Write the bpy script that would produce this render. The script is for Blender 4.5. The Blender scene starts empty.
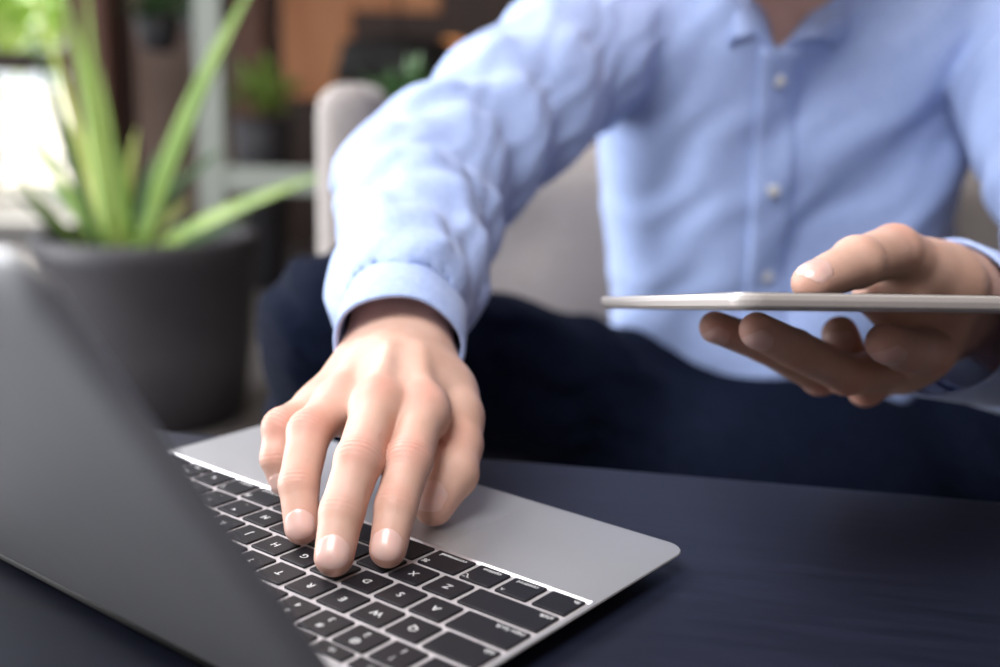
import bpy, bmesh, math, random
import numpy as np
from mathutils import Vector, Matrix

# ------------------------------------------------------------------ camera, world, lights, exposure
SC = bpy.context.scene
COL = SC.collection
T = 0.49                      # table top height
DECK = T + 0.009              # laptop deck height
CAM = np.array([0.0, 0.0, DECK + 0.1983])
RW = np.array([[0.9998, 0.0215, 0.0], [0.0046, -0.2154, 0.9765], [0.0210, -0.9763, -0.2154]])  # right, down, forward columns
FPX = 1129.75

cam_d = bpy.data.cameras.new('camera')
cam = bpy.data.objects.new('camera', cam_d); COL.objects.link(cam)
cam_d.sensor_width = 36.0
cam_d.lens = FPX * 36.0 / 1000.0
cam_d.clip_start = 0.01
cam_d.dof.use_dof = True
cam_d.dof.focus_distance = 0.484
cam_d.dof.aperture_fstop = 3.8
cam_d.dof.aperture_blades = 9
mw = Matrix(((RW[0, 0], -RW[0, 1], -RW[0, 2], CAM[0]), (RW[1, 0], -RW[1, 1], -RW[1, 2], CAM[1]),
             (RW[2, 0], -RW[2, 1], -RW[2, 2], CAM[2]), (0, 0, 0, 1)))
cam.matrix_world = mw
SC.camera = cam

SC.view_settings.view_transform = 'Standard'
SC.view_settings.look = 'None'
SC.view_settings.gamma = 1.0
SC.view_settings.use_curve_mapping = False
SC.view_settings.exposure = 0.26

world = bpy.data.worlds.new('world'); SC.world = world
world.use_nodes = True
bgn = world.node_tree.nodes['Background']
bgn.inputs[0].default_value = (0.88, 0.93, 1.0, 1)
bgn.inputs[1].default_value = 1.3

def area_light(name, loc, target, size, size_y, power, color):
    l = bpy.data.lights.new(name, 'AREA'); l.shape = 'RECTANGLE'; l.size = size; l.size_y = size_y
    l.energy = power; l.color = color
    o = bpy.data.objects.new(name, l); COL.objects.link(o); o.location = loc
    d = Vector(target) - Vector(loc); o.rotation_euler = d.to_track_quat('-Z', 'Y').to_euler()
    return o
area_light('assumed_key_light', (-0.50, -0.15, 2.05), (0.02, 0.70, 0.5), 1.0, 0.8, 33, (0.97, 0.98, 1.0))  # assumed soft key light, hung above left of the camera, no window built there
area_light('front_fill_light', (0.0, -1.6, 1.9), (0.15, 0.9, 0.5), 1.6, 1.2, 4, (1.0, 0.97, 0.95))  # added weak fill from behind the camera, no window in that wall
area_light('lid_sheen_light', (-2.3, 1.35, 0.62), (-0.1, 0.25, 0.66), 1.3, 1.1, 55, (0.97, 0.98, 1.0))  # added low lamp at left, no window built there, brightens the lid back
area_light('rim_glint_light', (-1.30, 1.80, 2.45), (0.0, 0.75, 0.5), 1.5, 1.3, 62, (0.95, 0.96, 1.0))  # added lamp under the closed ceiling, brightens keyboard rim and sleeve from behind

# ------------------------------------------------------------------ helpers
def at(px, py, Y):
    """point of the place seen at a pixel, Y metres in front of the camera"""
    d = RW @ np.array([(px - 500) / FPX, (py - 333.5) / FPX, 1.0])
    return CAM + d * (Y / d[1])

def V(*a): return np.array(a, float)
def unit(v):
    v = np.array(v, float); return v / (np.linalg.norm(v) + 1e-12)

def nodes_mat(name, base, rough=0.5, metallic=0.0, spec=0.5):
    m = bpy.data.materials.new(name); m.use_nodes = True
    b = m.node_tree.nodes['Principled BSDF']
    b.inputs['Base Color'].default_value = (*base, 1); b.inputs['Roughness'].default_value = rough
    b.inputs['Metallic'].default_value = metallic; b.inputs['Specular IOR Level'].default_value = spec
    return m, m.node_tree, b

def noise_mat(name, c1, c2, scale=20, rough=0.6, metallic=0.0, spec=0.5, bump=0.0, stretch=(1, 1, 1), detail=4, rough2=None, lo=0.35, hi=0.65, bump_scale=None, sheen=0):
    m, nt, b = nodes_mat(name, c1, rough, metallic, spec)
    N = nt.nodes; L = nt.links
    tc = N.new('ShaderNodeTexCoord'); mp = N.new('ShaderNodeMapping'); mp.inputs['Scale'].default_value = stretch
    L.new(tc.outputs['Object'], mp.inputs[0])
    n = N.new('ShaderNodeTexNoise'); n.inputs['Scale'].default_value = scale; n.inputs['Detail'].default_value = detail
    L.new(mp.outputs[0], n.inputs['Vector'])
    r = N.new('ShaderNodeValToRGB'); r.color_ramp.elements[0].position = lo; r.color_ramp.elements[1].position = hi
    r.color_ramp.elements[0].color = (*c1, 1); r.color_ramp.elements[1].color = (*c2, 1)
    L.new(n.outputs['Fac'], r.inputs[0]); L.new(r.outputs[0], b.inputs['Base Color'])
    if rough2 is not None:
        mr = N.new('ShaderNodeMapRange'); mr.inputs['To Min'].default_value = rough; mr.inputs['To Max'].default_value = rough2
        L.new(n.outputs['Fac'], mr.inputs['Value']); L.new(mr.outputs[0], b.inputs['Roughness'])
    if bump:
        n2 = n
        if bump_scale:
            n2 = N.new('ShaderNodeTexNoise'); n2.inputs['Scale'].default_value = bump_scale; n2.inputs['Detail'].default_value = 3
            L.new(mp.outputs[0], n2.inputs['Vector'])
        bp = N.new('ShaderNodeBump'); bp.inputs['Strength'].default_value = bump; bp.inputs['Distance'].default_value = 0.002
        L.new(n2.outputs['Fac'], bp.inputs['Height']); L.new(bp.outputs[0], b.inputs['Normal'])
    if sheen: b.inputs['Sheen Weight'].default_value = sheen
    return m

def empty(name, loc=(0, 0, 0), rz=0.0):
    o = bpy.data.objects.new(name, None); COL.objects.link(o); o.location = loc; o.rotation_euler = (0, 0, rz)
    o.empty_display_size = 0.05
    return o

def tag(o, label, cat, group=None, kind=None):
    o['label'] = label; o['category'] = cat
    if group: o['group'] = group
    if kind: o['kind'] = kind
    return o

def mesh_obj(name, verts, faces, mat, parent=None, smooth=True, world_space=False):
    me = bpy.data.meshes.new(name)
    me.from_pydata([tuple(map(float, v)) for v in verts], [], [tuple(int(i) for i in f) for f in faces])
    me.update()
    if smooth: me.polygons.foreach_set('use_smooth', [True] * len(me.polygons))
    if mat: me.materials.append(mat)
    o = bpy.data.objects.new(name, me); COL.objects.link(o)
    if parent: o.parent = parent
    return o

def bm_obj(name, bm, mat, parent=None, smooth=False, kind=None):
    me = bpy.data.meshes.new(name); bm.to_mesh(me); bm.free()
    if smooth: me.polygons.foreach_set('use_smooth', [True] * len(me.polygons))
    if mat: me.materials.append(mat)
    o = bpy.data.objects.new(name, me); COL.objects.link(o)
    if parent: o.parent = parent
    if kind: o['kind'] = kind
    return o

def add_box(bm, c, s, rz=0.0, bevel=0.0, M=None):
    r = bmesh.ops.create_cube(bm, size=1.0)
    vs = r['verts']
    mt = Matrix.Translation(c) @ Matrix.Rotation(rz, 4, 'Z') @ Matrix.Diagonal((*s, 1))
    if M is not None: mt = M @ mt
    bmesh.ops.transform(bm, matrix=mt, verts=vs)
    if bevel:
        es = list({e for v in vs for e in v.link_edges})
        bmesh.ops.bevel(bm, geom=es, offset=bevel, segments=3, affect='EDGES', profile=0.6)

def lathe(profile, n=48, center=(0, 0, 0)):
    vs, fs = [], []
    for (r, z) in profile:
        for k in range(n):
            a = 2 * math.pi * k / n; vs.append((center[0] + r * math.cos(a), center[1] + r * math.sin(a), center[2] + z))
    for i in range(len(profile) - 1):
        for k in range(n):
            k2 = (k + 1) % n; fs.append((i * n + k, i * n + k2, (i + 1) * n + k2, (i + 1) * n + k))
    fs.append(tuple(range(n - 1, -1, -1))); m = (len(profile) - 1) * n; fs.append(tuple(m + k for k in range(n)))
    return vs, fs

def tube(path, radii, n=12, up=(0, 0, 1), ell=1.0):
    P = [np.array(p, float) for p in path]; vs, fs = [], []
    for i, p in enumerate(P):
        t = unit(P[min(i + 1, len(P) - 1)] - P[max(i - 1, 0)])
        s = unit(np.cross(t, up)); u = np.cross(s, t)
        for k in range(n):
            a = 2 * math.pi * k / n; vs.append(p + radii[i] * (math.cos(a) * s + ell * math.sin(a) * u))
    for i in range(len(P) - 1):
        for k in range(n):
            k2 = (k + 1) % n; fs.append((i * n + k, i * n + k2, (i + 1) * n + k2, (i + 1) * n + k))
    fs.append(tuple(range(n - 1, -1, -1))); m = (len(P) - 1) * n; fs.append(tuple(m + k for k in range(n)))
    return vs, fs

# ------------------------------------------------------------------ implicit surfaces (signed distance -> mesh)
def sd_cone(p, a, b, r1, r2):
    a = np.asarray(a, np.float32); b = np.asarray(b, np.float32)
    ba = b - a; l2 = float(ba @ ba); rr = r1 - r2; a2 = l2 - rr * rr; il2 = 1.0 / l2
    pa = p - a; y = pa @ ba; z = y - l2
    q = pa * l2 - y[..., None] * ba
    x2 = np.einsum('...i,...i->...', q, q); y2 = y * y * l2; z2 = z * z * l2
    k = math.copysign(1, rr) * rr * rr * x2
    d1 = np.sqrt(x2 + z2) * il2 - r2
    d2 = np.sqrt(x2 + y2) * il2 - r1
    d3 = (np.sqrt(x2 * a2 * il2) + y * rr) * il2 - r1
    return np.where(np.sign(z) * a2 * z2 > k, d1, np.where(np.sign(y) * a2 * y2 < k, d2, d3))

def sd_ell(p, c, r, Rm=None):
    q = p - np.asarray(c, np.float32)
    if Rm is not None: q = q @ np.asarray(Rm, np.float32)      # columns of Rm are the axes
    r = np.asarray(r, np.float32)
    k0 = np.linalg.norm(q / r, axis=-1); k1 = np.linalg.norm(q / (r * r), axis=-1) + 1e-9
    return k0 * (k0 - 1.0) / k1

def smin(a, b, k):
    h = np.maximum(k - np.abs(a - b), 0) / k
    return np.minimum(a, b) - h * h * k * 0.25
def smax(a, b, k): return -smin(-a, -b, k)

def surface_nets(f, lo, hi, h, coarse=6):
    lo = np.array(lo, float); n = np.ceil((np.array(hi) - lo) / h).astype(int) + 1
    n = ((n - 1 + coarse - 1) // coarse) * coarse + 1
    # coarse pass: only blocks close to the surface are sampled finely
    nb = (n - 1) // coarse
    ax = [lo[i] + (np.arange(nb[i]) + 0.5) * coarse * h for i in range(3)]
    G = np.stack(np.meshgrid(*ax, indexing='ij'), -1).astype(np.float32)
    dc = f(G.reshape(-1, 3)).reshape(nb)
    val = np.repeat(np.repeat(np.repeat(dc, coarse, 0), coarse, 1), coarse, 2)
    val = np.pad(val, ((0, 1), (0, 1), (0, 1)), mode='edge').astype(np.float32)
    rad = coarse * h * 0.9 * 1.9 + 0.5 * h
    blocks = np.argwhere(np.abs(dc) < rad)
    off = np.stack(np.meshgrid(*[np.arange(coarse + 1)] * 3, indexing='ij'), -1).reshape(-1, 3)
    CH = max(1, 400000 // len(off))
    for s in range(0, len(blocks), CH):
        idx = (blocks[s:s + CH, None, :] * coarse + off[None]).reshape(-1, 3)
        P = (lo + idx * h).astype(np.float32)
        val[idx[:, 0], idx[:, 1], idx[:, 2]] = f(P)
    ins = val < 0
    c = [(i, j, k) for i in (0, 1) for j in (0, 1) for k in (0, 1)]
    sh = tuple(np.array(val.shape) - 1)
    cnt = sum(ins[i:i + sh[0], j:j + sh[1], k:k + sh[2]].astype(np.int8) for i, j, k in c)
    cells = np.argwhere((cnt > 0) & (cnt < 8))
    vid = -np.ones(sh, np.int64); vid[cells[:, 0], cells[:, 1], cells[:, 2]] = np.arange(len(cells))
    cv = np.stack([val[cells[:, 0] + i, cells[:, 1] + j, cells[:, 2] + k] for i, j, k in c], 1)
    acc = np.zeros((len(cells), 3)); m = np.zeros(len(cells))
    ca = np.array(c, float)
    for a in range(8):
        for b in range(a + 1, 8):
            if np.abs(ca[a] - ca[b]).sum() != 1: continue
            va, vb = cv[:, a], cv[:, b]; x = (va < 0) != (vb < 0)
            t = np.where(x, va / np.where(x, va - vb, 1), 0)
            acc += np.where(x[:, None], ca[a] + t[:, None] * (ca[b] - ca[a]), 0); m += x
    verts = lo + (cells + acc / m[:, None]) * h
    faces = []
    for d in range(3):
        e1, e2 = [(1, 2), (2, 0), (0, 1)][d]
        A = ins; s0 = [slice(None)] * 3; s1 = [slice(None)] * 3
        s0[d] = slice(0, -1); s1[d] = slice(1, None)
        X = A[tuple(s0)] != A[tuple(s1)]
        e = np.argwhere(X)
        e = e[(e[:, e1] > 0) & (e[:, e2] > 0) & (e[:, e1] < sh[e1]) & (e[:, e2] < sh[e2])]
        fl = A[e[:, 0], e[:, 1], e[:, 2]]
        q = []
        for (u, w) in ((0, 0), (1, 0), (1, 1), (0, 1)):
            k = e.copy(); k[:, e1] -= u; k[:, e2] -= w; q.append(vid[k[:, 0], k[:, 1], k[:, 2]])
        q = np.stack(q, 1)
        q = np.where(fl[:, None], q, q[:, ::-1])
        faces.append(q)
    F = np.concatenate(faces); F = F[(F >= 0).all(1)]
    return verts, F

def relax(V_, F, it=2, lam=0.5):
    for _ in range(it):
        acc = np.zeros_like(V_); n = np.zeros(len(V_))
        for a in range(4):
            for b in ((a + 1) % 4, (a + 3) % 4):
                np.add.at(acc, F[:, a], V_[F[:, b]]); np.add.at(n, F[:, a], 1)
        V_ = V_ + lam * (acc / n[:, None] - V_)
    return V_

def np_mesh(name, V_, F, mat, parent=None):
    me = bpy.data.meshes.new(name)
    me.vertices.add(len(V_)); me.vertices.foreach_set('co', V_.astype(np.float32).ravel())
    me.loops.add(F.size); me.loops.foreach_set('vertex_index', F.astype(np.int32).ravel())
    me.polygons.add(len(F)); me.polygons.foreach_set('loop_start', np.arange(0, F.size, F.shape[1], dtype=np.int32))
    me.polygons.foreach_set('loop_total', np.full(len(F), F.shape[1], np.int32))
    me.update(calc_edges=True); me.validate()
    me.polygons.foreach_set('use_smooth', [True] * len(me.polygons))
    me.materials.append(mat)
    o = bpy.data.objects.new(name, me); COL.objects.link(o)
    if parent: o.parent = parent
    return o

# ------------------------------------------------------------------ setting
floor_m = noise_mat('floor_mat', (0.10, 0.092, 0.088), (0.17, 0.155, 0.15), 3, 0.45, spec=0.4, bump=0.1)
bm = bmesh.new(); add_box(bm, (0.2, 2.4, -0.05), (7.0, 8.0, 0.1)); o = bm_obj('floor', bm, floor_m, kind='structure')

dark_wood = noise_mat('dark_wood', (0.030, 0.016, 0.012), (0.07, 0.036, 0.025), 6, 0.5, stretch=(4, 4, 0.4))
brown_wood = noise_mat('brown_wood', (0.18, 0.08, 0.055), (0.26, 0.13, 0.09), 5, 0.5, stretch=(5, 5, 0.4))
orange_wood = noise_mat('orange_wood', (0.62, 0.25, 0.10), (0.75, 0.34, 0.15), 3, 0.45, stretch=(4, 4, 0.5))
grey_wall = noise_mat('grey_brown_wall', (0.20, 0.15, 0.125), (0.26, 0.20, 0.17), 4, 0.7)
white_paint = noise_mat('pale_paint', (0.32, 0.36, 0.32), (0.38, 0.42, 0.37), 5, 0.5)

# back wall at Y = 5, with a doorway and a window gap on the left
bm = bmesh.new(); add_box(bm, (1.04, 5.05, 1.4), (5.32, 0.1, 2.8)); bm_obj('wall_back', bm, grey_wall, kind='structure')
bm = bmesh.new(); add_box(bm, (-3.25, 5.05, 1.4), (0.1, 0.1, 2.8)); add_box(bm, (-3.35, 1.5, 1.4), (0.1, 7.1, 2.8), 0)
bm.free()
bm = bmesh.new(); add_box(bm, (0.2, 1.5, 2.75), (7.0, 7.2, 0.1)); bm_obj('ceiling', bm, brown_wood, kind='structure')
bm = bmesh.new(); add_box(bm, (3.75, 1.5, 1.35), (0.1, 7.2, 2.7)); bm_obj('wall_right', bm, grey_wall, kind='structure')
bm = bmesh.new(); add_box(bm, (0.2, -2.1, 1.35), (7.0, 0.1, 2.7)); bm_obj('wall_front', bm, grey_wall, kind='structure')
ext_m = noise_mat('pale_paving', (0.62, 0.55, 0.50), (0.72, 0.66, 0.62), 2, 0.8)
bm = bmesh.new(); add_box(bm, (-6.0, 36.0, -0.08), (60.0, 59.2, 0.1)); bm_obj('ground', bm, ext_m, kind='structure')
sun_d = bpy.data.lights.new('sun', 'SUN'); sun_d.energy = 9; sun_d.angle = 0.03; sun_d.color = (1.0, 0.93, 0.86)
sun = bpy.data.objects.new('sun', sun_d); COL.objects.link(sun)
sun.rotation_euler = Vector((0.25, -0.42, -1.0)).to_track_quat('-Z', 'Y').to_euler()

# timber structure beside the glazed opening
def post(name, x0, x1, Y, mat, z0=0.0, z1=2.7, d=0.12, kind='structure'):
    bm = bmesh.new(); add_box(bm, ((x0 + x1) / 2, Y, (z0 + z1) / 2), (x1 - x0, d, z1 - z0), 0, 0.006); return bm_obj(name, bm, mat, kind=kind)
def X(px, Y): return (px - 500) / FPX * Y * 1.0
post('trim_9', X(76, 4.6), X(117, 4.6), 4.6, brown_wood)
post('trim_1', X(117, 4.7), X(134, 4.7), 4.7, dark_wood)
post('trim_2', X(238, 4.86), X(266, 4.86), 4.86, brown_wood)
post('trim_3', X(284, 4.9), X(352, 4.9), 4.92, orange_wood, 0.62, 2.7)
post('trim_8', X(284, 4.9), X(352, 4.9), 4.93, dark_wood, 0, 0.62)
post('trim_4', X(352, 4.9), X(436, 4.9), 4.92, orange_wood, 0.98, 2.7)
post('trim_5', X(352, 4.9), X(436, 4.9), 4.93, dark_wood, 0, 0.98)
post('trim_6', X(436, 4.9), X(560, 4.9), 4.93, dark_wood)
# window opening at the left: frame with sill and one cross rail
bm = bmesh.new()
Yw = 4.7
zr = at(30, 62, Yw)[2]
add_box(bm, (X(-60, Yw), Yw, zr), (X(78, Yw) - X(-200, Yw), 0.08, 0.085))
add_box(bm, (X(-60, Yw), Yw, 2.62), (X(78, Yw) - X(-200, Yw), 0.1, 0.1))
bm_obj('window_1', bm, dark_wood, kind='structure')
bm = bmesh.new(); zs = at(30, 222, Yw)[2]
add_box(bm, (X(-60, Yw), Yw, zs - 0.06), (X(78, Yw) - X(-200, Yw), 0.16, 0.14), 0, 0.01)
bm_obj('trim_7', bm, noise_mat('sill_grey', (0.30, 0.30, 0.29), (0.36, 0.36, 0.35), 5, 0.5), kind='structure')
bm = bmesh.new(); add_box(bm, (X(-60, Yw), Yw, (zs - 0.13) / 2), (X(78, Yw) - X(-200, Yw), 0.12, zs - 0.13))
bm_obj('wall_left', bm, dark_wood, kind='structure')

# ------------------------------------------------------------------ coffee table
ta = math.atan2(0.5585 - 0.6097, 0.263 - 0.0015)
tm, nt, b = nodes_mat('dark_stained_wood', (0.012, 0.012, 0.018), 0.4, 0, 0.36)
N, L = nt.nodes, nt.links
tc = N.new('ShaderNodeTexCoord'); mp = N.new('ShaderNodeMapping'); mp.inputs['Scale'].default_value = (1.6, 14, 1)
L.new(tc.outputs['Object'], mp.inputs[0])
nz = N.new('ShaderNodeTexNoise'); nz.inputs['Scale'].default_value = 9; nz.inputs['Detail'].default_value = 8; nz.inputs['Roughness'].default_value = 0.7
L.new(mp.outputs[0], nz.inputs['Vector'])
rp = N.new('ShaderNodeValToRGB'); rp.color_ramp.elements[0].position = 0.35; rp.color_ramp.elements[1].position = 0.7
rp.color_ramp.elements[0].color = (0.006, 0.008, 0.018, 1); rp.color_ramp.elements[1].color = (0.011, 0.013, 0.028, 1)
L.new(nz.outputs['Fac'], rp.inputs[0]); L.new(rp.outputs[0], b.inputs['Base Color'])
mr = N.new('ShaderNodeMapRange'); mr.inputs['To Min'].default_value = 0.36; mr.inputs['To Max'].default_value = 0.5
L.new(nz.outputs['Fac'], mr.inputs['Value']); L.new(mr.outputs[0], b.inputs['Roughness'])
bp = N.new('ShaderNodeBump'); bp.inputs['Strength'].default_value = 0.25; bp.inputs['Distance'].default_value = 0.0006
L.new(nz.outputs['Fac'], bp.inputs['Height']); L.new(bp.outputs[0], b.inputs['Normal'])
tdir = V(math.cos(ta), math.sin(ta)); tn = V(-math.sin(ta), math.cos(ta))
tc0 = V(0.0015, 0.6097) + tdir * 0.05 - tn * 0.36
table = empty('coffee_table', (tc0[0], tc0[1], 0), ta)
tag(table, 'low dark-stained wooden coffee table under the open laptop', 'table')
bm = bmesh.new(); add_box(bm, (0, 0, T - 0.0175), (1.3, 0.72, 0.035), 0, 0.003); bm_obj('tabletop', bm, tm, table)
bm = bmesh.new()
for sx in (-1, 1): add_box(bm, (sx * 0.57, 0, T - 0.065), (0.02, 0.58, 0.06))
for sy in (-1, 1): add_box(bm, (0, sy * 0.29, T - 0.065), (1.12, 0.02, 0.06))
bm_obj('apron', bm, tm, table)
for sx in (-1, 1):
    for sy in (-1, 1):
        bm = bmesh.new(); add_box(bm, (sx * 0.58, sy * 0.3, (T - 0.035) / 2), (0.05, 0.05, T - 0.035), 0, 0.003); bm_obj('leg', bm, tm, table)

# ------------------------------------------------------------------ laptop
P, Q = 0.01869, 0.01776
alu, nt, b = nodes_mat('aluminium', (0.46, 0.465, 0.475), 0.40, 0.65, 0.5)
N, L = nt.nodes, nt.links
nz = N.new('ShaderNodeTexNoise'); nz.inputs['Scale'].default_value = 60; nz.inputs['Detail'].default_value = 5
tc = N.new('ShaderNodeTexCoord'); L.new(tc.outputs['Object'], nz.inputs['Vector'])
mr = N.new('ShaderNodeMapRange'); mr.inputs['To Min'].default_value = 0.36; mr.inputs['To Max'].default_value = 0.48
L.new(nz.outputs['Fac'], mr.inputs['Value']); L.new(mr.outputs[0], b.inputs['Roughness'])
rim_m, _, _ = nodes_mat('polished_aluminium', (0.70, 0.69, 0.71), 0.36, 1.0)
key_m, _, _ = nodes_mat('black_keycap', (0.009, 0.009, 0.012), 0.45, 0, 0.3)
leg_m, _, _ = nodes_mat('key_legend_paint', (0.62, 0.62, 0.62), 0.6)
glass_m, _, _ = nodes_mat('screen_glass', (0.004, 0.004, 0.006), 0.08, 0, 0.5)
rubber, _, _ = nodes_mat('dark_rubber', (0.015, 0.015, 0.015), 0.7)

lap = empty('laptop', (0.0381, 0.4117, T), math.radians(141.6405))
tag(lap, 'open silver-grey laptop with black keys on the dark coffee table', 'laptop')
ZD = DECK - T
x0, x1, y0, y1 = -0.0028, 0.2777, -0.0735, 0.1235
WX0, WX1, WY0, WY1 = -0.0006, 14.5 * P + 0.0006, -0.0009, 5.5 * Q + 0.0006
def rrect(x0, y0, x1, y1, r, n=8, inset=0.0):
    x0 += inset; y0 += inset; x1 -= inset; y1 -= inset; r = max(r - inset, 0.0003); out = []
    for cx, cy, a0 in ((x1 - r, y1 - r, 0), (x0 + r, y1 - r, 90), (x0 + r, y0 + r, 180), (x1 - r, y0 + r, 270)):
        for k in range(n + 1):
            a = math.radians(a0 + 90 * k / n); out.append((cx + r * math.cos(a), cy + r * math.sin(a)))
    return out
def ring_loft(bm, rings, cap_bottom=True, cap_top=False):
    R_ = [[bm.verts.new(p) for p in r] for r in rings]
    for a, b_ in zip(R_[:-1], R_[1:]):
        n = len(a)
        for k in range(n): bm.faces.new((a[k], b_[k], b_[(k + 1) % n], a[(k + 1) % n]))
    if cap_bottom: bm.faces.new(R_[-1][::1])
    if cap_top: bm.faces.new(R_[0][::-1])
    return R_
bm = bmesh.new()
prof = [(0.0, 0.0004), (-0.00035, 0.0001), (-0.0006, 0.0), (-0.0009, 0.0002), (-0.0018, 0.0022), (-0.0036, 0.007), (-0.0062, 0.014), (-0.0072, 0.020)]
rings = [[(x, y, ZD + dz) for x, y in rrect(x0, y0, x1, y1, 0.0105, 10, ins)] for dz, ins in prof]
Rr = ring_loft(bm, rings)
well = [bm.verts.new((x, y, ZD)) for x, y in rrect(WX0, WY0, WX1, WY1, 0.0012, 3)]
eo = [bm.edges.get((Rr[0][k], Rr[0][(k + 1) % len(Rr[0])])) for k in range(len(Rr[0]))]
ei = [bm.edges.new((well[k], well[(k + 1) % len(well)])) for k in range(len(well))]
bmesh.ops.triangle_fill(bm, use_beauty=True, edges=eo + ei)
for f in list(bm.faces):
    c_ = f.calc_center_median()
    if abs(c_.z - ZD) < 1e-6 and WX0 + .001 < c_.x < WX1 - .001 and WY0 + .001 < c_.y < WY1 - .001 and all(v in well for v in f.verts): bm.faces.remove(f)
bm.normal_update()
bmesh.ops.recalc_face_normals(bm, faces=bm.faces)
base = bm_obj('base', bm, alu, lap)
# chamfered rim of the keyboard recess and its floor
bm = bmesh.new()
WD = 0.0008
o_ = [(x, y, ZD) for x, y in rrect(WX0, WY0, WX1, WY1, 0.0012, 3)]
i_ = [(x, y, ZD - WD) for x, y in rrect(WX0 + 0.0006, WY0 + 0.0015, WX1 - 0.0006, WY1 - 0.0006, 0.0010, 3)]
ring_loft(bm, [o_, i_], cap_bottom=False); bmesh.ops.recalc_face_normals(bm, faces=bm.faces)
for f in bm.faces:
    if f.normal.z < 0: f.normal_flip()
bm_obj('recess_rim', bm, rim_m, lap)
bm = bmesh.new(); vs = [bm.verts.new(p) for p in i_]; f = bm.faces.new(vs)
if f.normal.z < 0: f.normal_flip()
bm_obj('keyboard_plate', bm, noise_mat('keyboard_plate_mat', (0.52, 0.49, 0.50), (0.58, 0.55, 0.56), 50, 0.45, 0.3), lap)
# trackpad
bm = bmesh.new(); cx = (x0 + x1) / 2
ring_loft(bm, [[(x, y, ZD + 0.00006) for x, y in rrect(cx - 0.056, -0.0700, cx + 0.056, -0.0035, 0.002, 3, 0.00015)],
               [(x, y, ZD - 0.0001) for x, y in rrect(cx - 0.056, -0.0700, cx + 0.056, -0.0035, 0.002, 3)]], cap_top=True, cap_bottom=False)
bmesh.ops.recalc_face_normals(bm, faces=bm.faces)
bm_obj('trackpad', bm, alu, lap)
for fx in (0.03, 0.245):
    for fy in (-0.048, 0.098):
        vs, fs = lathe([(0.004, 0), (0.0045, 0.0004), (0.0045, 0.0020)], 20, (fx, fy, 0)); mesh_obj('rubber_foot', vs, fs, rubber, lap)
# lid (angle fitted), outer face passes the rear of the base
LA = math.radians(122.4 - 90)
lid_u = Vector((0, math.sin(LA), math.cos(LA))); lid_n = Vector((0, math.cos(LA), -math.sin(LA)))   # n points out of the back
H0 = Vector((0, 0.1242, ZD - 0.0028))
bm = bmesh.new()
def lidp(x, s, d): return tuple(Vector((x, 0, 0)) + H0 + lid_u * s + lid_n * d)
LL = 0.1925
out = lambda ins: rrect(x0 - 0.0012, 0.0, x1, LL, 0.0105, 10, ins)
ring_loft(bm, [[lidp(x, s - i_ * (1 - s / LL), d_) for x, s in out(i_)] for i_, d_ in ((0.018, 0), (0.012, -0.00015), (0.0085, -0.00045), (0.0055, -0.0009), (0.0030, -0.0015), (0.0014, -0.0021), (0.0004, -0.0028))] + [
               [lidp(x, s, -0.0036) for x, s in out(0.0)], [lidp(x, s, -0.0040) for x, s in out(0.0004)]], cap_top=True)
bmesh.ops.recalc_face_normals(bm, faces=bm.faces)
lid = bm_obj('lid', bm, alu, lap)
bm = bmesh.new()
ring_loft(bm, [[lidp(x, s, -0.0040) for x, s in rrect(x0 + .002, .004, x1 - .002, LL - .002, 0.008, 8, 0)],
               [lidp(x, s, -0.0044) for x, s in rrect(x0 + .002, .004, x1 - .002, LL - .002, 0.008, 8, 0.0002)]])
bmesh.ops.recalc_face_normals(bm, faces=bm.faces)
bm_obj('screen', bm, glass_m, lid)
vs, fs = tube([(x, 0.1210, ZD - 0.0035) for x in (0.035, 0.14, 0.24)], [0.0033] * 3, 14); mesh_obj('hinge', vs, fs, rubber, lap)

def text_mesh(s, size, ax='CENTER', ay='CENTER'):
    cu = bpy.data.curves.new('t', 'FONT'); cu.body = s; cu.size = size; cu.align_x = ax; cu.align_y = ay; cu.resolution_u = 2; cu.offset = size * 0.012
    o = bpy.data.objects.new('t', cu); COL.objects.link(o)
    dg = bpy.context.evaluated_depsgraph_get(); dg.update()
    me = bpy.data.meshes.new_from_object(o.evaluated_get(dg)); bpy.data.objects.remove(o); bpy.data.curves.remove(cu)
    return me
def legend(key, items):
    bm = bmesh.new()
    for s, size, x, y, ax in items:
        me = text_mesh(s, size, ax); n0 = len(bm.verts); bm.from_mesh(me); bm.verts.ensure_lookup_table()
        for v in bm.verts[n0:]: v.co.x += x; v.co.y += y
        bpy.data.meshes.remove(me)
    for v in bm.verts: v.co.z = 0.00006
    o = bm_obj('legend', bm, leg_m, key)
    return o
key_cache = {}
GAP = 0.0027
KT = 0.0002                     # key tops just above the deck
def key(cx_, cy_, w, h, items):
    kk = (round(w, 5), round(h, 5))
    if kk not in key_cache:
        bm = bmesh.new()
        ring_loft(bm, [[(x, y, 0) for x, y in rrect(-w / 2, -h / 2, w / 2, h / 2, 0.0008, 3, 0.00028)],
                       [(x, y, -0.0001) for x, y in rrect(-w / 2, -h / 2, w / 2, h / 2, 0.0008, 3, 0.00008)],
                       [(x, y, -0.0003) for x, y in rrect(-w / 2, -h / 2, w / 2, h / 2, 0.0008, 3, 0)],
                       [(x, y, -0.0009) for x, y in rrect(-w / 2, -h / 2, w / 2, h / 2, 0.0008, 3, 0)]], cap_top=True)
        bmesh.ops.recalc_face_normals(bm, faces=bm.faces)
        me = bpy.data.meshes.new('key'); bm.to_mesh(me); bm.free(); me.materials.append(key_m); key_cache[kk] = me
    o = bpy.data.objects.new('key', key_cache[kk]); COL.objects.link(o); o.parent = lap; o.location = (cx_, cy_, ZD + KT)
    if items: legend(o, items)
    return o
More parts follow.
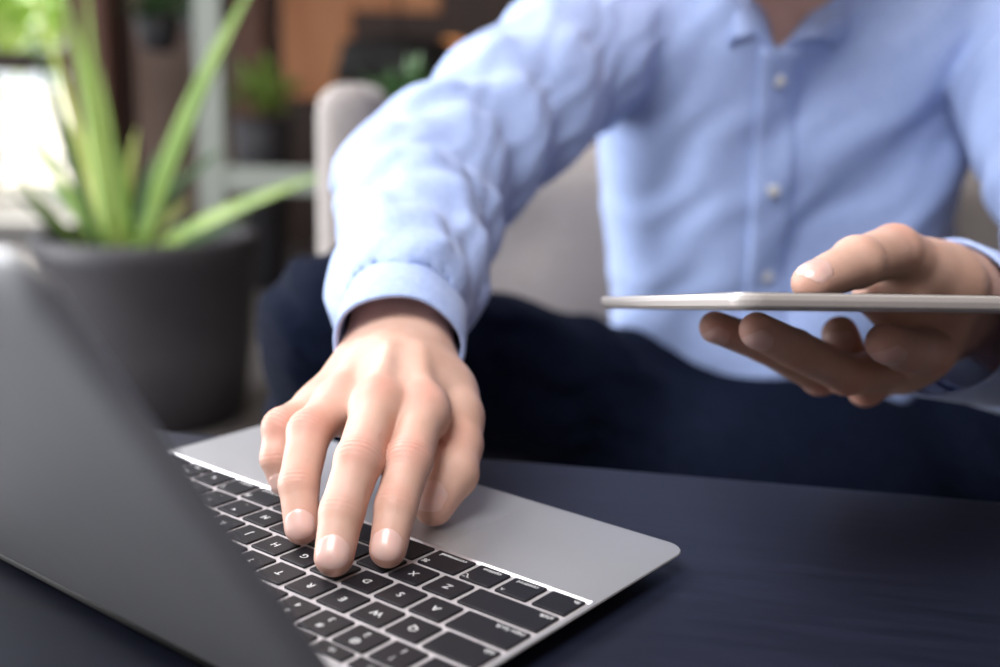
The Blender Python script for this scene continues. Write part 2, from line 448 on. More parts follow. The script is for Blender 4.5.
def row(r, keys, h=None):
    x = 0.0
    for wd, it in keys:
        w = wd * P - GAP; hh = (h or (Q - GAP))
        if it != 'skip': key((x + wd / 2) * P, (r + 0.5) * Q, w, hh, it(w, hh) if callable(it) else it)
        x += wd
c1 = lambda s: [(s, 0.0052, 0, 0, 'CENTER')]
c2 = lambda a, b_: [(a, 0.0043, 0, 0.0033, 'CENTER'), (b_, 0.0043, 0, -0.0030, 'CENTER')]
wl = lambda s: (lambda w, h: [(s, 0.0036, -w / 2 + 0.0012, -h / 2 + 0.0029, 'LEFT')])
wr = lambda s: (lambda w, h: [(s, 0.0036, w / 2 - 0.0012, -h / 2 + 0.0029, 'RIGHT')])
wm = lambda s, g: (lambda w, h: [(s, 0.0036, 0, -h / 2 + 0.0029, 'CENTER'), (g, 0.0040, w / 2 - 0.0026, h / 2 - 0.0030, 'CENTER')])
row(0, [(1, wl('fn')), (1, wm('control', '^')), (1, wm('option', '\u2325')), (1.25, wm('command', '\u2318')), (5, None), (1.25, wm('command', '\u2318')), (1, wm('option', '\u2325')),
        (1, [('\u25C0', 0.003, 0, 0, 'CENTER')])])
row(1, [(2.25, wl('shift'))] + [(1, c1(s)) for s in 'ZXCVBNM'] + [(1, c2('<', ',')), (1, c2('>', '.')), (1, c2('?', '/')), (2.25, wr('shift'))])
row(2, [(1.75, wl('caps lock'))] + [(1, c1(s)) for s in 'ASDFGHJKL'] + [(1, c2(':', ';')), (1, c2('"', "'")), (1.75, wr('return'))])
row(3, [(1.5, wl('tab'))] + [(1, c1(s)) for s in 'QWERTYUIOP'] + [(1, c2('{', '[')), (1, c2('}', ']')), (1, c2('|', '\\'))])
row(4, [(1, c2('~', '`'))] + [(1, c2(a, b_)) for a, b_ in zip('!@#$%^&*()_+', '1234567890-=')] + [(1.5, wr('delete'))])
hh = Q * 0.5 - GAP * 0.6
def key_half(x, y, w, h, it): key(x, y, w, h, it)
for k in range(1, 3):
    key((11.5 + k + 0.5) * P, 0.5 * Q if k == 2 else 0.27 * Q, P - GAP, (Q - GAP) if k == 2 else (Q - GAP) / 2 - 0.0002, [('\u25B6' if k == 2 else '\u25BC', 0.003, 0, 0, 'CENTER')])
key(13.0 * P, 0.73 * Q, P - GAP, (Q - GAP) / 2 - 0.0002, [('\u25B2', 0.003, 0, 0, 'CENTER')])
fw_ = 14.5 / 14
for k in range(14):
    s = 'esc' if k == 0 else ('F%d' % k if k < 13 else '')
    key((k + 0.5) * fw_ * P, 5.22 * Q, fw_ * P - GAP, hh, [(s, 0.0028, 0, 0, 'CENTER')] if s else None)

# ------------------------------------------------------------------ materials of the person
def skin_mat():
    m, nt, b = nodes_mat('skin', (0.66, 0.39, 0.29), 0.50, 0, 0.35)
    N, L = nt.nodes, nt.links
    b.inputs['Subsurface Weight'].default_value = 0.15; b.inputs['Subsurface Radius'].default_value = (1.0, 0.45, 0.28); b.inputs['Subsurface Scale'].default_value = 0.004
    tc = N.new('ShaderNodeTexCoord'); n = N.new('ShaderNodeTexNoise'); n.inputs['Scale'].default_value = 55; n.inputs['Detail'].default_value = 4
    L.new(tc.outputs['Object'], n.inputs['Vector'])
    r = N.new('ShaderNodeValToRGB'); r.color_ramp.elements[0].position = 0.3; r.color_ramp.elements[1].position = 0.7
    r.color_ramp.elements[0].color = (0.61, 0.37, 0.28, 1); r.color_ramp.elements[1].color = (0.71, 0.46, 0.37, 1)
    L.new(n.outputs['Fac'], r.inputs[0])
    at_ = N.new('ShaderNodeAttribute'); at_.attribute_name = 'flush'
    mx = N.new('ShaderNodeMix'); mx.data_type = 'RGBA'; mx.inputs[7].default_value = (0.66, 0.235, 0.18, 1)
    mm = N.new('ShaderNodeMath'); mm.operation = 'MULTIPLY'; mm.inputs[1].default_value = 0.8
    L.new(at_.outputs['Fac'], mm.inputs[0]); L.new(mm.outputs[0], mx.inputs[0]); L.new(r.outputs[0], mx.inputs[6]); L.new(mx.outputs[2], b.inputs['Base Color'])
    v = N.new('ShaderNodeTexVoronoi'); v.inputs['Scale'].default_value = 900
    L.new(tc.outputs['Object'], v.inputs['Vector'])
    bp = N.new('ShaderNodeBump'); bp.inputs['Strength'].default_value = 0.12; bp.inputs['Distance'].default_value = 0.0004
    L.new(v.outputs['Distance'], bp.inputs['Height']); L.new(bp.outputs[0], b.inputs['Normal'])
    return m
skin = skin_mat()
nail_m, _, nb = nodes_mat('fingernail', (0.76, 0.50, 0.44), 0.32, 0, 0.5)
nb.inputs['Subsurface Weight'].default_value = 0.2; nb.inputs['Subsurface Scale'].default_value = 0.002; nb.inputs['Coat Weight'].default_value = 0.3
shirt_m = noise_mat('light_blue_cotton', (0.34, 0.45, 0.76), (0.41, 0.52, 0.82), 260, 0.75, bump=0.25, detail=3, sheen=0.15)
navy_m = noise_mat('navy_trouser_cloth', (0.0028, 0.0050, 0.0145), (0.005, 0.008, 0.020), 120, 0.9, spec=0.08, bump=0.2)

# ------------------------------------------------------------------ hands (signed distance chains)
class Hand:
    def __init__(s): s.palm = []; s.fingers = []; s.joints = []; s.flush = []
    def palm_sdf(s, p):
        d = None
        for a, b_, r1, r2, k in s.palm:
            e = sd_cone(p, a, b_, r1, r2); d = e if d is None else smin(d, e, k)
        return d
    def finger_sdf(s, p, f):
        pts, rr = f['pts'], f['r']; d = None
        for i in range(len(pts) - 1):
            e = sd_cone(p, pts[i], pts[i + 1], rr[i], rr[i + 1]); d = e if d is None else smin(d, e, 0.0022)
        for i, g in f['bulge']:
            d = smin(d, np.linalg.norm(p - np.asarray(pts[i], np.float32) - np.asarray(f['n'] * 0.0012, np.float32), axis=-1) - rr[i] * g, 0.004)
        # pad under the fingertip
        return d
    def creases(s, p, d):
        near = np.abs(d) < 0.004
        if not near.any(): return d
        q = p[near]; add = np.zeros(len(q), np.float32)
        for f in s.fingers:
            for i, amp, per, wd in f['crease']:
                a = unit(f['pts'][i + 1] - f['pts'][i - 1]); w = q - np.asarray(f['pts'][i], np.float32)
                u = w @ a.astype(np.float32); v = w @ f['n'].astype(np.float32); l2 = (w * w).sum(1)
                add += amp * (0.5 - 0.5 * np.cos(2 * math.pi * u / per + math.pi)) * np.exp(-(u / wd) ** 2) * np.clip(v / 0.006, 0, 1) * (l2 < (1.8 * f['r'][i]) ** 2)
        d = d.copy(); d[near] += add
        return d
    def sdf(s, p):
        d = s.palm_sdf(p); F_ = None
        for f in s.fingers:
            e = s.finger_sdf(p, f); F_ = e if F_ is None else smin(F_, e, 0.0012)
        d = smin(d, F_, 0.0055)
        return s.creases(p, d)
    def mesh(s, h=0.0007):
        P_ = [x for a, b_, r1, r2, k in s.palm for x in (a, b_)] + [x for f in s.fingers for x in f['pts']]
        P_ = np.array(P_); v, F_ = surface_nets(s.sdf, P_.min(0) - 0.045, P_.max(0) + 0.045, h)
        v = relax(v, F_, 1, 0.4)
        fl = np.zeros(len(v))
        for c_, r, w in s.flush: fl = np.maximum(fl, w * np.exp(-((v - c_) ** 2).sum(1) / r ** 2))
        return v, F_, fl
    def nail(s, f, half_w=58, l0=-0.15, l1=0.0, lift=0.00030, name='fingernail', parent=None):
        A, B = f['pts'][-2], f['pts'][-1]; a = unit(B - A); n = unit(f['n'] - (f['n'] @ a) * a); b_ = np.cross(a, n); r = f['r'][-1]
        Ls = np.linalg.norm(B - A); s0 = Ls - r * 0.80; s1 = Ls + r * 0.84
        nu, nv = 17, 15; vs = []
        for j in range(nv):
            t = j / (nv - 1); sj = s0 + (s1 - s0) * t
            e = 1.0 - 0.10 * (abs(2 * t - 1) ** 6.0) if t > 0.5 else 1.0 - 0.34 * (abs(2 * t - 1) ** 5.0)
            for i in range(nu):
                u = 2 * i / (nu - 1) - 1
                bow = (0.20 * (s1 - s0)) * (u * u) * (1 if t > 0.5 else -1) * abs(2 * t - 1)
                loc = math.sqrt(max(1 - (max(sj - bow - Ls, 0) / r) ** 2, 0.3)); th = math.radians(half_w) * u * e * min(1.0 / loc, 1.5)
                o_ = A + a * (sj - bow); dr = n * math.cos(th) + b_ * math.sin(th)
                lo_, hi_ = 0.0, 0.02
                for _ in range(18):
                    mid = (lo_ + hi_) / 2
                    if float(s.finger_sdf(np.array([o_ + dr * mid], np.float32), f)[0]) < 0: lo_ = mid
                    else: hi_ = mid
                edge = max(abs(u), abs(2 * t - 1)) ** 8
                vs.append(o_ + dr * (lo_ + lift - 0.0004 * edge * (0.3 if t > 0.8 and abs(u) < 0.9 else 1)))
        fs = [(j * nu + i, j * nu + i + 1, (j + 1) * nu + i + 1, (j + 1) * nu + i) for j in range(nv - 1) for i in range(nu - 1)]
        return mesh_obj(name, vs, fs, nail_m, parent)

def add_finger(H, pts, r, n, bulge=((1, 0.90),), crease=None, flush=0.8):
    pts = [np.array(p, float) for p in pts]; n = unit(n)
    f = dict(pts=pts, r=r, n=n, bulge=bulge, crease=crease if crease is not None else [(1, 0.0006, 0.0024, 0.0046), (2, 0.0004, 0.0021, 0.0026)])
    H.fingers.append(f); H.flush.append((pts[-1], 0.009, 0.7 * flush)); H.flush.append((pts[1] + n * 0.008, 0.010, flush * 0.75)); H.flush.append((pts[2] + n * 0.006, 0.006, flush * 0.6))
    return f

# right hand: typing
RH = Hand()
WR = V(-0.0535, 0.600, 0.5715)
ELB = at(424, 186, 0.85)
fa = unit(ELB - WR)
side = unit(np.cross(fa, (0, 0, 1)))           # towards +x
if side[0] < 0: side = -side
mc_i, mc_m, mc_r, mc_p = V(-0.0355, 0.5085, 0.5470), V(-0.0560, 0.5040, 0.5505), V(-0.0765, 0.5235, 0.5460), V(-0.0890, 0.5420, 0.5390)
fi = add_finger(RH, [mc_i, V(-0.0388, 0.4730, 0.5345), V(-0.0427, 0.4538, 0.5210), V(-0.0448, 0.4406, 0.5070)], [0.0112, 0.0100, 0.0091, 0.0079], (0, -0.5, 0.86))
fm = add_finger(RH, [mc_m, V(-0.0597, 0.4640, 0.5375), V(-0.0645, 0.4451, 0.5212), V(-0.0659, 0.4313, 0.5072)], [0.0114, 0.0102, 0.0094, 0.0082], (0, -0.5, 0.86))
fr = add_finger(RH, [mc_r, V(-0.0868, 0.4985, 0.5390), V(-0.0877, 0.4743, 0.5225), V(-0.0845, 0.4624, 0.5070)], [0.0108, 0.0099, 0.0089, 0.0077], (-0.1, -0.6, 0.8))
fp = add_finger(RH, [mc_p, V(-0.1035, 0.5200, 0.5340), V(-0.1045, 0.5100, 0.5220), V(-0.1010, 0.5080, 0.5110)], [0.0098, 0.0092, 0.0078, 0.0070], (-0.2, -0.8, 0.5))
ft = add_finger(RH, [V(-0.0210, 0.5340, 0.5365), V(-0.0190, 0.5190, 0.5275), V(-0.0205, 0.5030, 0.5190), V(-0.0285, 0.4870, 0.5085)], [0.0132, 0.0120, 0.0114, 0.0092], (-0.45, -0.85, 0.35),
                bulge=((2, 1.0),), crease=[(2, 0.00018, 0.0022, 0.005)])
for m_, rw, rm, off in ((mc_i, 0.0140, 0.0112, 0.0085), (mc_m, 0.0150, 0.0114, 0.003), (mc_r, 0.0145, 0.0106, -0.003), (mc_p, 0.0130, 0.0098, -0.009)):
    RH.palm.append((WR + side * off, m_ - V(0, 0, 0.003), rw, rm, 0.012))
    RH.palm.append((m_ - V(0, 0.001, 0.0005), m_ + V(0, 0.004, 0.0), 0.0120, 0.0110, 0.006))          # knuckle
    RH.palm.append((WR * 0.35 + m_ * 0.65 + side * off * 0.35 + V(0, 0, 0.0115), m_ + V(0, 0.004, 0.0078), 0.0020, 0.0040, 0.006))  # tendon
    RH.flush.append((m_ + V(0, -0.003, 0.009), 0.010, 0.6))
RH.palm.append((WR * 0.5 + mc_m * 0.5 + V(0, 0, -0.008), mc_r * 0.5 + mc_m * 0.5 + V(0, 0.012, -0.010), 0.018, 0.010, 0.012))
RH.palm.append((WR + side * 0.008 - V(0, 0, 0.006), V(-0.0275, 0.5500, 0.5440), 0.0130, 0.0145, 0.014))       # thumb metacarpal
RH.palm.append((V(-0.0275, 0.5500, 0.5440), V(-0.0210, 0.5340, 0.5365), 0.0145, 0.0132, 0.012))
RH.palm.append((V(-0.030, 0.545, 0.5390), (mc_i + WR) / 2 + V(0.004, -0.010, -0.004), 0.009, 0.009, 0.014))     # web
for sgn in (-1, 1):
    RH.palm.append((WR + side * 0.0085 * sgn, WR + side * 0.011 * sgn + fa * 0.07, 0.0155, 0.020, 0.014))
    RH.palm.append((WR + side * 0.012 * sgn + fa * 0.07, WR + side * 0.012 * sgn + fa * 0.16, 0.020, 0.028, 0.014))
RH.palm.append((WR + side * (-0.013) + V(0, 0, 0.006) + fa * 0.012, WR + side * (-0.013) + V(0, 0, 0.006) + fa * 0.02, 0.011, 0.011, 0.012))  # ulna head

# left hand: holds the tablet from its far edge, thumb on top, fingers beneath
LH = Hand()
WL = at(948, 300, 0.640)
ELL = at(1150, 362, 0.755)
fb = unit(ELL - WL)
n_dn = V(-0.2, -0.75, -0.6)
lm = [at(915, 352, 0.600), at(905, 368, 0.612), at(900, 372, 0.632), at(900, 368, 0.652)]
gi = add_finger(LH, [lm[0], at(930, 352, 0.568), at(905, 350, 0.545), at(886, 343, 0.530)], [0.0118, 0.0118, 0.0110, 0.0098], n_dn)
gm = add_finger(LH, [lm[1], at(846, 374, 0.574), at(795, 349, 0.545), at(757, 330, 0.528)], [0.0112, 0.0106, 0.0098, 0.0086], n_dn)
gr = add_finger(LH, [lm[2], at(820, 376, 0.600), at(764, 345, 0.574), at(715, 327, 0.556)], [0.0108, 0.0100, 0.0092, 0.0080], n_dn)
gp = add_finger(LH, [lm[3], at(866, 388, 0.632), at(852, 362, 0.612), at(840, 334, 0.600)], [0.0105, 0.0100, 0.0100, 0.0098], n_dn)
gt = add_finger(LH, [at(925, 270, 0.600), at(894, 251, 0.578), at(857, 263, 0.548), at(812, 283, 0.520)], [0.0150, 0.0138, 0.0122, 0.0096], (-0.25, -0.55, 0.8), bulge=((2, 1.0),), crease=[(2, 0.0002, 0.0024, 0.006)])
for m_, off in zip(lm, (0, 0, 0, 0)):
    LH.palm.append((WL - V(0, 0, 0.002), m_, 0.020, 0.0125, 0.016))
LH.palm.append((WL + V(0, 0, 0.004), at(942, 278, 0.612), 0.019, 0.0160, 0.016))
LH.palm.append((at(942, 278, 0.612), at(925, 268, 0.598), 0.0160, 0.0142, 0.014))
LH.palm.append((at(948, 290, 0.612), at(925, 345, 0.605), 0.0165, 0.0150, 0.016))
LH.palm.append((at(925, 275, 0.604), at(892, 300, 0.590), 0.0140, 0.0105, 0.014))
LH.palm.append((at(892, 300, 0.590), at(868, 297, 0.585), 0.0105, 0.0085, 0.010))
LH.palm.append((at(892, 300, 0.590), at(915, 350, 0.600), 0.0110, 0.0120, 0.012))
sb = unit(np.cross(fb, (0.2, 0.2, 1)))
for sgn in (-1, 1):
    LH.palm.append((WL + V(0, 0, 0.009) * sgn, WL + V(0, 0, 0.011) * sgn + fb * 0.07, 0.0180, 0.021, 0.014))
    LH.palm.append((WL + V(0, 0, 0.011) * sgn + fb * 0.07, WL + V(0, 0, 0.012) * sgn + fb * 0.16, 0.021, 0.028, 0.014))

# ------------------------------------------------------------------ body under the clothes (one continuous figure, joined with the hands)
PEL, WAI, CHE, UCH, NEC = at(780, 450, 1.22), at(775, 330, 1.19), at(785, 150, 1.15), at(790, 20, 1.11), at(788, -45, 1.09)
HEAD = at(787, -222, 0.96)
SHR, SHL = at(622, 18, 1.10), at(1006, 5, 1.11)
HPR, HPL = at(700, 440, 1.17), at(860, 465, 1.17)
KNR, KNL = at(346, 330, 0.93), at(1170, 430, 0.98)
ANR, ANL = V(KNR[0] - 0.01, KNR[1] + 0.02, 0.085), V(KNL[0] + 0.02, KNL[1] + 0.03, 0.085)
hf = unit(V(-0.05, -0.75, -0.66)); hu = unit(V(0, 0, 1) - hf[2] * hf); hr = np.cross(hf, hu)       # the face looks down at the tablet
HR = np.stack([hr, hf, hu], 1)
def hp(x, y, z): return HEAD + HR @ V(x, y, z)
def body_sdf(p):
    d = sd_ell(p, HEAD, (0.077, 0.098, 0.105), HR)
    d = smin(d, sd_ell(p, hp(0, 0.035, -0.065), (0.056, 0.062, 0.058), HR), 0.04)
    d = smin(d, sd_cone(p, hp(0, 0.098, 0.010), hp(0, 0.118, -0.028), 0.007, 0.013), 0.012)       # nose
    for sx in (-1, 1):
        d = smax(d, -(np.linalg.norm(p - hp(sx * 0.032, 0.104, 0.008).astype(np.float32), axis=-1) - 0.017), 0.014)     # sockets
        d = smin(d, np.linalg.norm(p - hp(sx * 0.032, 0.082, 0.006).astype(np.float32), axis=-1) - 0.0135, 0.003)          # eyes
        d = smin(d, sd_ell(p, hp(sx * 0.079, -0.005, -0.008), (0.010, 0.020, 0.032), HR), 0.006)  # ears
        d = smin(d, sd_cone(p, hp(sx * 0.015, 0.103, 0.024), hp(sx * 0.046, 0.090, 0.026), 0.006, 0.005), 0.01)   # brow
    d = smin(d, sd_cone(p, hp(-0.018, 0.092, -0.062), hp(0.018, 0.092, -0.062), 0.0065, 0.0065), 0.006)  # lips
    d = smin(d, sd_cone(p, hp(-0.015, 0.088, -0.073), hp(0.015, 0.088, -0.073), 0.0075, 0.0075), 0.005)
    d = smin(d, sd_cone(p, hp(0, -0.02, -0.06), NEC, 0.056, 0.058), 0.03)
    d = smin(d, sd_cone(p, NEC, UCH, 0.056, 0.070), 0.05)
    d = smin(d, sd_cone(p, SHR, SHL, 0.045, 0.045), 0.05)
    d = smin(d, sd_cone(p, UCH - V(0.07, -0.01, 0.02), CHE - V(0.055, -0.01, 0), 0.070, 0.075), 0.04)
    d = smin(d, sd_cone(p, UCH + V(0.07, 0.01, -0.02), CHE + V(0.055, 0.01, 0), 0.070, 0.075), 0.04)
    d = smin(d, sd_cone(p, CHE + V(0, 0.01, -0.03), PEL, 0.080, 0.100), 0.05)
    for sh, el in ((SHR, ELB), (SHL, ELL)):
        d = smin(d, sd_cone(p, sh, el, 0.050, 0.036), 0.03)
    for el, wr in ((ELB, WR), (ELL, WL)):
        d = smin(d, sd_cone(p, el, el + (wr - el) * 0.62, 0.036, 0.026), 0.02)
    for h_, k_, a_ in ((HPR, KNR, ANR), (HPL, KNL, ANL)):
        d = smin(d, sd_cone(p, h_, k_, 0.078, 0.050), 0.04); d = smin(d, sd_cone(p, k_, a_, 0.050, 0.034), 0.02)
        d = smin(d, sd_cone(p, a_, a_ + V(0, -0.12, -0.05), 0.034, 0.024), 0.02)
    return d

person = empty('person', (float(PEL[0]), float(PEL[1]), 0))
tag(person, 'person in light blue shirt and navy trousers typing on laptop and holding a tablet', 'person')
def to_local(v): return v - np.array([PEL[0], PEL[1], 0])
allv, allf, allfl, n0 = [], [], [], 0
for H in (RH, LH):
    v, F_, fl = H.mesh(); allv.append(v); allf.append(F_ + n0); allfl.append(fl); n0 += len(v)
v, F_ = surface_nets(body_sdf, (-0.30, 0.55, -0.01), (0.86, 1.45, 1.18), 0.006)
v = relax(v, F_, 1); allv.append(v); allf.append(F_ + n0)
hflush = np.exp(-((v - hp(0, 0.095, -0.067)) ** 2).sum(1) / 0.022 ** 2)
allfl.append(hflush)
body = np_mesh('body', to_local(np.concatenate(allv)), np.concatenate(allf), skin, person)
at_ = body.data.attributes.new('flush', 'FLOAT', 'POINT'); at_.data.foreach_set('value', np.concatenate(allfl).astype(np.float32))
for H, fs_ in ((RH, (fi, fm, fr, fp, ft)), (LH, (gi, gm, gr, gp, gt))):
    for f in fs_:
        o = H.nail(f, parent=person)
        for vv in o.data.vertices: vv.co = Vector(to_local(np.array(vv.co)))


# ------------------------------------------------------------------ shirt
def fsin(p, w, L, ph=0.0, warp=0.35, wl=2.3):
    w = np.asarray(unit(w), np.float32)
    u = p @ w
    g = np.sin(p[:, 0] * 2 * math.pi / (L * wl) + 1.3 + ph) + np.sin(p[:, 2] * 2 * math.pi / (L * wl * 0.8) + ph * 2 + 0.4) + np.sin(p[:, 1] * 2 * math.pi / (L * wl * 1.1) + ph * 3)
    return np.sin(2 * math.pi * u / L + ph + g * warp * 2)
CE = WR - fa * 0.031 - V(0, 0, 0.004)
CL = at(946, 320, 0.640)
VPT = at(778, 50, 1.03)
def shirt_sdf(p):
    p = p.astype(np.float32)
    off = V(0.092, 0, 0)
    t = sd_cone(p, UCH - off + V(0.004, 0, -0.02), WAI - V(0.062, 0, 0.06), 0.098, 0.105)
    t = smin(t, sd_cone(p, UCH + off + V(-0.004, 0, -0.02), WAI + V(0.062, 0, -0.06), 0.098, 0.105), 0.08)
    t = smin(t, sd_cone(p, WAI - V(0.04, 0.02, 0.02), PEL - V(0.03, 0.02, 0.0), 0.108, 0.12), 0.05)
    t = smin(t, sd_cone(p, WAI + V(0.04, -0.02, -0.02), PEL + V(0.03, -0.02, 0.0), 0.108, 0.12), 0.05)
    t = smin(t, sd_cone(p, SHR + V(0.03, 0, 0), NEC + V(0, 0.02, -0.03), 0.062, 0.065), 0.05)
    t = smin(t, sd_cone(p, SHL - V(0.07, 0, 0), NEC + V(0, 0.02, -0.03), 0.062, 0.065), 0.05)
    x = p[:, 0] - VPT[0]; z = p[:, 2]
    wl_ = 1 / (1 + np.exp(x / 0.02))              # left of the placket
    t = t + (0.0060 * fsin(p, (0.80, 0.0, -0.60), 0.110, 0.6, 0.18) * (1 - wl_) + 0.0055 * fsin(p, (0.98, 0, 0.10), 0.125, 2.0, 0.2) * wl_
             + 0.0011 * fsin(p, (0.75, 0.2, -0.65), 0.045, 1.0, 0.4))
    # right arm
    u1 = unit(ELB - SHR); u2 = unit(CE - ELB)
    a = sd_cone(p, SHR, SHR * 0.45 + ELB * 0.55, 0.072, 0.060)
    a = smin(a, sd_cone(p, SHR * 0.45 + ELB * 0.55, ELB, 0.060, 0.060), 0.02)
    fore = sd_cone(p, ELB, CE + fa * 0.080, 0.059, 0.0415)
    a = smin(a, fore, 0.02)
    a = smin(a, sd_cone(p, CE + fa * 0.085, CE + fa * 0.056, 0.0430, 0.0345), 0.008)
    s_ = (p - ELB.astype(np.float32)) @ u2.astype(np.float32)
    el = np.exp(-((p - ELB.astype(np.float32)) ** 2).sum(1) / 0.11 ** 2)
    a = a + 0.0042 * fsin(p, u2 + V(0.25, 0, 0.2), 0.046, 0.3, 0.28) * (0.45 + 0.55 * el) + 0.0034 * fsin(p, u1 + V(-0.3, 0, 0.5), 0.075, 1.7, 0.25) + 0.0012 * fsin(p, (0.6, 0.3, -0.7), 0.022, 0.9, 0.5)
    # left arm
    c = sd_cone(p, SHL, ELL, 0.072, 0.060)
    c = smin(c, sd_cone(p, ELL, CL + fb * 0.06, 0.060, 0.048), 0.02)
    c = c + 0.004 * fsin(p, unit(ELL - SHL) + V(0.3, 0, 0.2), 0.055, 0.9, 0.4)
    d = smin(t, a, 0.016); d = smin(d, c, 0.016)
    # openings: cuffs, neck and the open collar
    d = smax(d, -(sd_cone(p, CE - fa * 0.05, CE + fa * 0.10, 0.031, 0.031)), 0.003)
    d = smax(d, -(sd_cone(p, CL - fb * 0.05, CL + fb * 0.10, 0.036, 0.036)), 0.003)
    d = smax(d, -sd_cone(p, NEC - V(0, 0, 0.012), NEC + V(0, -0.03, 0.12), 0.064, 0.070), 0.004)
    wedge = np.maximum(np.abs(x) * 0.72 - (z - VPT[2]) * 0.70, p[:, 1] - (VPT[1] + 0.085))
    d = smax(d, -wedge, 0.004)
    d = smax(d, -(p[:, 2] - (PEL[2] + 0.07)), 0.01)
    return d
v, F_ = surface_nets(shirt_sdf, (-0.20, 0.55, 0.22), (0.60, 1.36, 0.92), 0.0036)
v = relax(v, F_, 2, 0.5)
shirt = np_mesh('shirt', to_local(v), F_, shirt_m, person)
shirt['label'] = 'light blue cotton shirt'

def on_shirt(q, d=(0, 1, 0), lift=0.0, start=0.25):
    """point where a straight line meets the shirt"""
    q = np.array(q, float); d = unit(d); o_ = q - d * start; t_ = 0.0
    for _ in range(90):
        s_ = float(shirt_sdf(np.array([o_ + d * t_]))[0]); t_ += max(s_ * 0.6, 0.0004) if s_ > 0 else 0
        if s_ < 0.0003: break
    return o_ + d * (t_ - lift)

def slab_obj(name, top, mat, parent, thick=0.0015, back=(0, 1, 0)):
    """grid of points [j][i] -> closed sheet of real thickness"""
    top = [[np.array(q, float) for q in r] for r in top]; nj, ni = len(top), len(top[0]); bk = unit(back) * thick
    vs = [to_local(q) for r in top for q in r] + [to_local(q + bk) for r in top for q in r]; K = nj * ni
    fs = []
    for j in range(nj - 1):
        for i in range(ni - 1):
            a, b_, c, d = j * ni + i, j * ni + i + 1, (j + 1) * ni + i + 1, (j + 1) * ni + i
            fs.append((a, b_, c, d)); fs.append((K + d, K + c, K + b_, K + a))
    for i in range(ni - 1):
        fs.append((i + 1, i, K + i, K + i + 1)); q = (nj - 1) * ni; fs.append((q + i, q + i + 1, K + q + i + 1, K + q + i))
    for j in range(nj - 1):
        a = j * ni; b_ = (j + 1) * ni; fs.append((a, b_, K + b_, K + a)); a += ni - 1; b_ += ni - 1; fs.append((b_, a, K + a, K + b_))
    return mesh_obj(name, vs, fs, mat, parent)

# placket: a double strip down the front, with buttons
def placket_c(t): return VPT * (1 - t) + at(763, 335, 1.06) * t
rows = []
for j in range(40):
    c = placket_c(j / 39.0); c = np.array([c[0], 1.0, c[2]])
    rows.append([on_shirt(c + V(dx, 0, 0), lift=(0.0045 if abs(dx) < 0.0185 else 0.0022)) for dx in (-0.0195, -0.0180, -0.009, 0.0, 0.009, 0.0180, 0.0195)])
slab_obj('placket', rows, shirt_m, shirt, 0.004)
btn_m, _, _ = nodes_mat('pearl_button', (0.62, 0.62, 0.60), 0.3)
for j, t in enumerate((0.10, 0.47, 0.78)):
    c = placket_c(t); q = on_shirt(np.array([c[0], 1.0, c[2]]), lift=0.0062)
    vs, fs = lathe([(0.0010, 0.0000), (0.0042, 0.0000), (0.0055, -0.0004), (0.0058, -0.0012), (0.0050, -0.0024)], 28)
    vs = [to_local(q + V(x, z_, y)) if False else to_local(q + V(x, -z_ - 0.0, y)) for x, y, z_ in vs]
    mesh_obj('button', vs, fs, btn_m, shirt)
# cuffs
def band(name, c, ax, rs, ru, length, th, mat, parent, flare=0.0, dent=0.0, seed=0):
    ax = unit(ax); s_ = unit(np.cross(ax, (0, 0, 1))); u_ = np.cross(s_, ax); n = 56; rings = []
    prof = [(0.0, 0.0), (-0.0008, -th * 0.5), (0, -th), (length * 0.5, -th), (length, -th), (length, 0), (length * 0.75, 0.0005), (length * 0.4, 0.0004), (0.004, 0.0), (0.003, -0.0005)]
    for a_, o_ in prof:
        r_ = []
        for k in range(n):
            th_ = 2 * math.pi * k / n; w = dent * math.sin(3 * th_ + seed + a_ * 30) + dent * 0.6 * math.sin(5 * th_ + seed * 2); fl = flare * (1 - a_ / length)
            r_.append(c + ax * a_ + s_ * math.cos(th_) * (rs + o_ + w + fl) + u_ * math.sin(th_) * (ru + o_ + w + fl))
        rings.append(r_)
    vs = [to_local(q) for r_ in rings for q in r_]; m = len(rings)
    fs = [(i * n + k, i * n + (k + 1) % n, ((i + 1) % m) * n + (k + 1) % n, ((i + 1) % m) * n + k) for i in range(m) for k in range(n)]
    return mesh_obj(name, vs, fs, mat, parent)
band('cuff', CE, fa, 0.0335, 0.0320, 0.062, 0.0026, shirt_m, shirt, 0.0008, 0.0009, 0.7)
band('cuff', CL, fb, 0.0425, 0.0440, 0.060, 0.0026, shirt_m, shirt, 0.003, 0.0012, 2.1)
